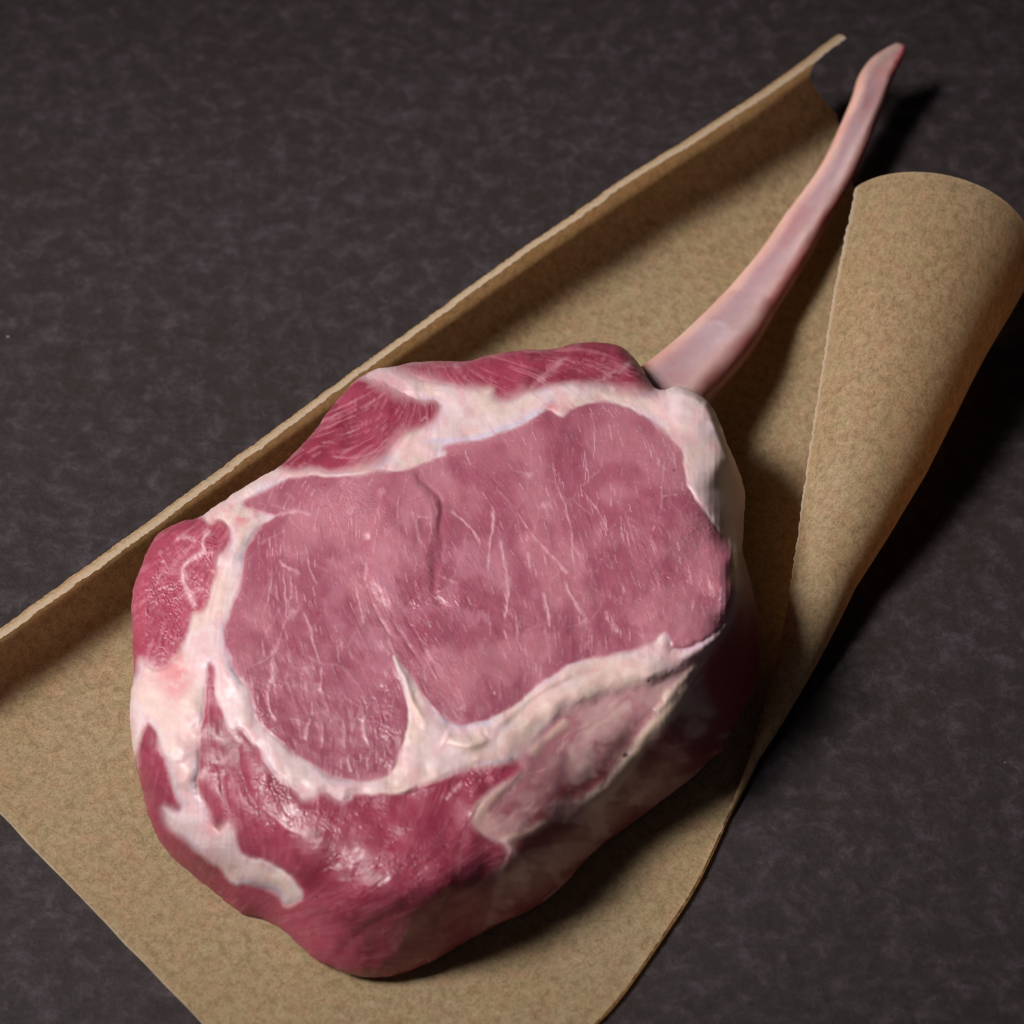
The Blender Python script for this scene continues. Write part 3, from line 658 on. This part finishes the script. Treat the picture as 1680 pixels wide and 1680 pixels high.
    Pb = P-toC*.006
    # stay above the table
    Pb[..., 2] = np.maximum(Pb[..., 2], .0009)
    Pf, Pbf, Nf, Cf, Wf = P.reshape(-1, 3), Pb.reshape(-1, 3), N.reshape(-1, 3), C.reshape(-1, 3), wet.ravel()
    R, Cc = np.meshgrid(np.arange(nr-1), np.arange(nc-1), indexing='ij')
    for i, (nm_, mat, label) in names.items():
        m_ = lab == i
        if m_.sum() < 30: continue
        r = R[m_]; c = Cc[m_]
        q = np.stack([r*nc+c, (r+1)*nc+c, (r+1)*nc+c+1, r*nc+c+1], 1)
        own = m_ | ~cell; vm = np.ones((nr, nc), bool)
        vm[:-1, :-1] &= own; vm[1:, :-1] &= own; vm[:-1, 1:] &= own; vm[1:, 1:] &= own
        deep = vm.astype(float); er = vm.copy()
        for _ in range(7):
            p_ = np.pad(er, 1, constant_values=True); er = er & p_[:-2, 1:-1] & p_[2:, 1:-1] & p_[1:-1, :-2] & p_[1:-1, 2:]; deep += er
        deep = blur(deep/8, 2).ravel()
        ids, inv = np.unique(q, return_inverse=True); f = inv.reshape(q.shape); nv = len(ids)
        e = np.concatenate([f[:, [0, 1]], f[:, [1, 2]], f[:, [2, 3]], f[:, [3, 0]]])
        key = np.sort(e, 1); _, ix, ct = np.unique(key[:, 0].astype(np.int64)*nv+key[:, 1], return_index=True, return_counts=True)
        b = e[ix[ct == 1]]
        skirt = np.stack([b[:, 1], b[:, 0], b[:, 0]+nv, b[:, 1]+nv], 1)
        faces = np.concatenate([f, f[:, ::-1]+nv, skirt])
        vv = np.concatenate([Pf[ids], Pbf[ids]])-ground
        o = mesh_from(nm_, vv, faces, root, mat)
        nn = np.concatenate([Nf[ids], -Nf[ids]])
        o.data.normals_split_custom_set_from_vertices(nn.astype(np.float32))
        cattr(o, 'flesh', np.concatenate([Cf[ids]]*2)); fattr(o, 'wet', np.concatenate([Wf[ids]]*2)); fattr(o, 'deep', np.concatenate([deep[ids]]*2))
        if label: o['label'] = label
    # ---------------- the hidden flank and underside, closing the body down to the paper
    n = 360
    cont = smooth_poly(SIL, 2); L = np.r_[0, np.cumsum(np.linalg.norm(np.diff(np.vstack([cont, cont[:1]]), axis=0), axis=1))]
    tt = np.linspace(0, L[-1], n, endpoint=False); cl = np.vstack([cont, cont[:1]])
    cu2 = np.interp(tt, L, cl[:, 0]); cv2 = np.interp(tt, L, cl[:, 1]); ctr = np.array([cu2.mean(), cv2.mean()])
    cu2 = cu2+(ctr[0]-cu2)*.012; cv2 = cv2+(ctr[1]-cv2)*.012
    ri = np.clip(((cv2-vs[0])/st).astype(int), 0, nr-1); ci = np.clip(((cu2-us[0])/st).astype(int), 0, nc-1)
    top = P[ri, ci]; top[:, 2] = np.maximum(top[:, 2]-.0025, .0012)
    mid = top.mean(0)
    rings = []
    for z_, sc_ in ((1, 1), (.75, 1.005), (.45, .995), (.2, .97), (.05, .93), (0, .88)):
        q = top.copy(); q[:, :2] = mid[:2]+(q[:, :2]-mid[:2])*(sc_*np.where(top[:, 2] > .012, 1, .985))[:, None]
        q[:, 2] = .0011+(top[:, 2]-.0011)*z_; rings.append(q)
    rings.append(np.repeat(np.r_[mid[:2], .0011][None], n, 0)*.9+rings[-1]*.1)
    rings = np.stack(rings); rings[..., 0] += .0004*vnoise(np.arange(n)*.2, np.arange(7)[:, None]*3.+0*np.arange(n), 401)
    o = mesh_from('underside', rings.reshape(-1, 3)-ground, grid_faces(7, n, True), root, M_skin)
    nn = vnoise(np.arange(n)[None]*.12+0*np.arange(7)[:, None], np.arange(7)[:, None]*.9+0*np.arange(n), 411).ravel()
    cattr(o, 'flesh', lin((196, 150, 146))*(1-sstep(-.2, .4, nn))[:, None]+lin((160, 62, 80))*sstep(-.2, .4, nn)[:, None]); fattr(o, 'wet', np.full(7*n, .4)); fattr(o, 'deep', np.ones(7*n))

    # ---------------- the rib bone
    Lp = [(985,665),(1020,632),(1061,601),(1121,552),(1182,491),(1243,419),(1291,350),(1344,277),(1376,212),(1397,164),(1409,126),(1428,98),(1453,80),(1470,71)]
    Rp = [(1090,735),(1130,695),(1166,652),(1227,583),(1275,508),(1324,427),(1364,354),(1401,289),(1437,204),(1457,147),(1468,122),(1480,98),(1485,82),(1484,74)]
    nb_, na = 240, 48; ts = np.linspace(0, 1, nb_)
    k_ = np.linspace(0, 1, len(Lp))
    def cr(pts):
        p = np.array(pts, float); m = np.gradient(p, k_, axis=0); i = np.clip(np.searchsorted(k_, ts, 'right')-1, 0, len(p)-2)
        h = k_[1]; t = ((ts-k_[i])/h)[:, None]
        return (2*t**3-3*t**2+1)*p[i]+(t**3-2*t**2+t)*h*m[i]+(-2*t**3+3*t**2)*p[i+1]+(t**3-t**2)*h*m[i+1]
    Lc, Rc = cr(Lp), cr(Rp); Cn = (Lc+Rc)/2
    z = np.interp(Cn[:, 1], [70, 190, 350, 500, 620, 720], [19, 13, 9, 10, 20, 30])/1000
    A_, B_ = up(Lc[:, 0], Lc[:, 1], z), up(Rc[:, 0], Rc[:, 1], z-.001)
    mid_ = (A_+B_)/2; hw = (B_-A_)/2; wl = np.linalg.norm(hw, axis=1)
    tan = np.gradient(mid_, axis=0); tan /= np.linalg.norm(tan, axis=1)[:, None]
    up_ = np.cross(hw, tan); up_ /= np.linalg.norm(up_, axis=1)[:, None]; up_ *= np.sign(up_[:, 2])[:, None]
    th = np.linspace(0, 2*np.pi, na, endpoint=False)
    ca, sa = np.cos(th), np.sin(th)
    # flattened oval with a shallow trough along its upper face
    ex = np.sign(ca)*np.abs(ca)**.85; ez = np.sign(sa)*np.abs(sa)**.9
    trough = np.exp(-((ca-.05)/.42)**2)*(sa > 0)
    thick = wl*.62*np.clip(np.interp(ts, [0, .6, .75, .88, 1], [1, 1, .92, .72, .5]), 0, 1)
    V_ = mid_[:, None]+hw[:, None]*ex[None, :, None]*1.02+up_[:, None]*((ez*1.0-.17*trough)[None]*thick[:, None])[..., None]
    vn = fbm(ts[:, None]*30+0*th, 3*ca[None]+0*ts[:, None], 421, 3); V_ += up_[:, None]*(.00022*vn)[..., None]
    V_ = np.concatenate([V_, V_[-1:].mean(1, keepdims=True)*.999+V_[-1:]*.001])
    o = mesh_from('rib_bone', V_.reshape(-1, 3)-ground, grid_faces(nb_+1, na, True), root, M_bone)
    x = (ca*.5+.5)[None]+0*ts[:, None]; T = ts[:, None]+0*x
    def bl(stops):
        xs = [s_[0] for s_ in stops]; cs = np.array([lin(s_[1]) for s_ in stops])
        return np.stack([np.interp(x+.06*vn, xs, cs[:, k]) for k in range(3)], -1)
    body = bl([(0, (222, 178, 162)), (.2, (218, 174, 164)), (.36, (200, 160, 166)), (.55, (204, 170, 174)), (.72, (214, 178, 174)), (.88, (186, 118, 114)), (1, (146, 62, 64))])
    tipc = bl([(0, (196, 152, 140)), (.35, (204, 176, 166)), (.6, (200, 160, 156)), (.8, (190, 100, 104)), (1, (168, 54, 62))])
    f = sstep(.72, .86, T+.05*vn)[..., None]; bc = body*(1-f)+tipc*f
    bs = fbm(T*14, x*2, 431, 3); bc = bc*(1+.16*bs[..., None]*np.array([.5, 1, 1]))
    pk = sstep(.15, .5, fbm(T*9+5, x*3, 441, 2))*sstep(.95, .7, T); bc = bc*(1-.3*pk[..., None])+lin((200, 118, 116))*.3*pk[..., None]
    end = sstep(.965, 1, T)[..., None]*sstep(.35, .7, x)[..., None]; bc = bc*(1-.7*end)+lin((170, 50, 62))*.7*end
    tis = np.exp(-((T-.25)/.035)**2-((x-.5)/.22)**2)*sstep(-.3, .2, fbm(T*60, x*6, 451, 2)); bc = bc*(1-.6*tis[..., None])+lin((226, 206, 214))*.6*tis[..., None]
    bc = np.concatenate([bc, bc[-1:]]).reshape(-1, 3)
    cattr(o, 'flesh', np.clip(bc, 0, .9)); fattr(o, 'wet', np.full(len(bc), .35)); fattr(o, 'deep', np.ones(len(bc)))
    o['label'] = 'long pale curved rib bone scraped clean with a reddish edge'
build_chop()
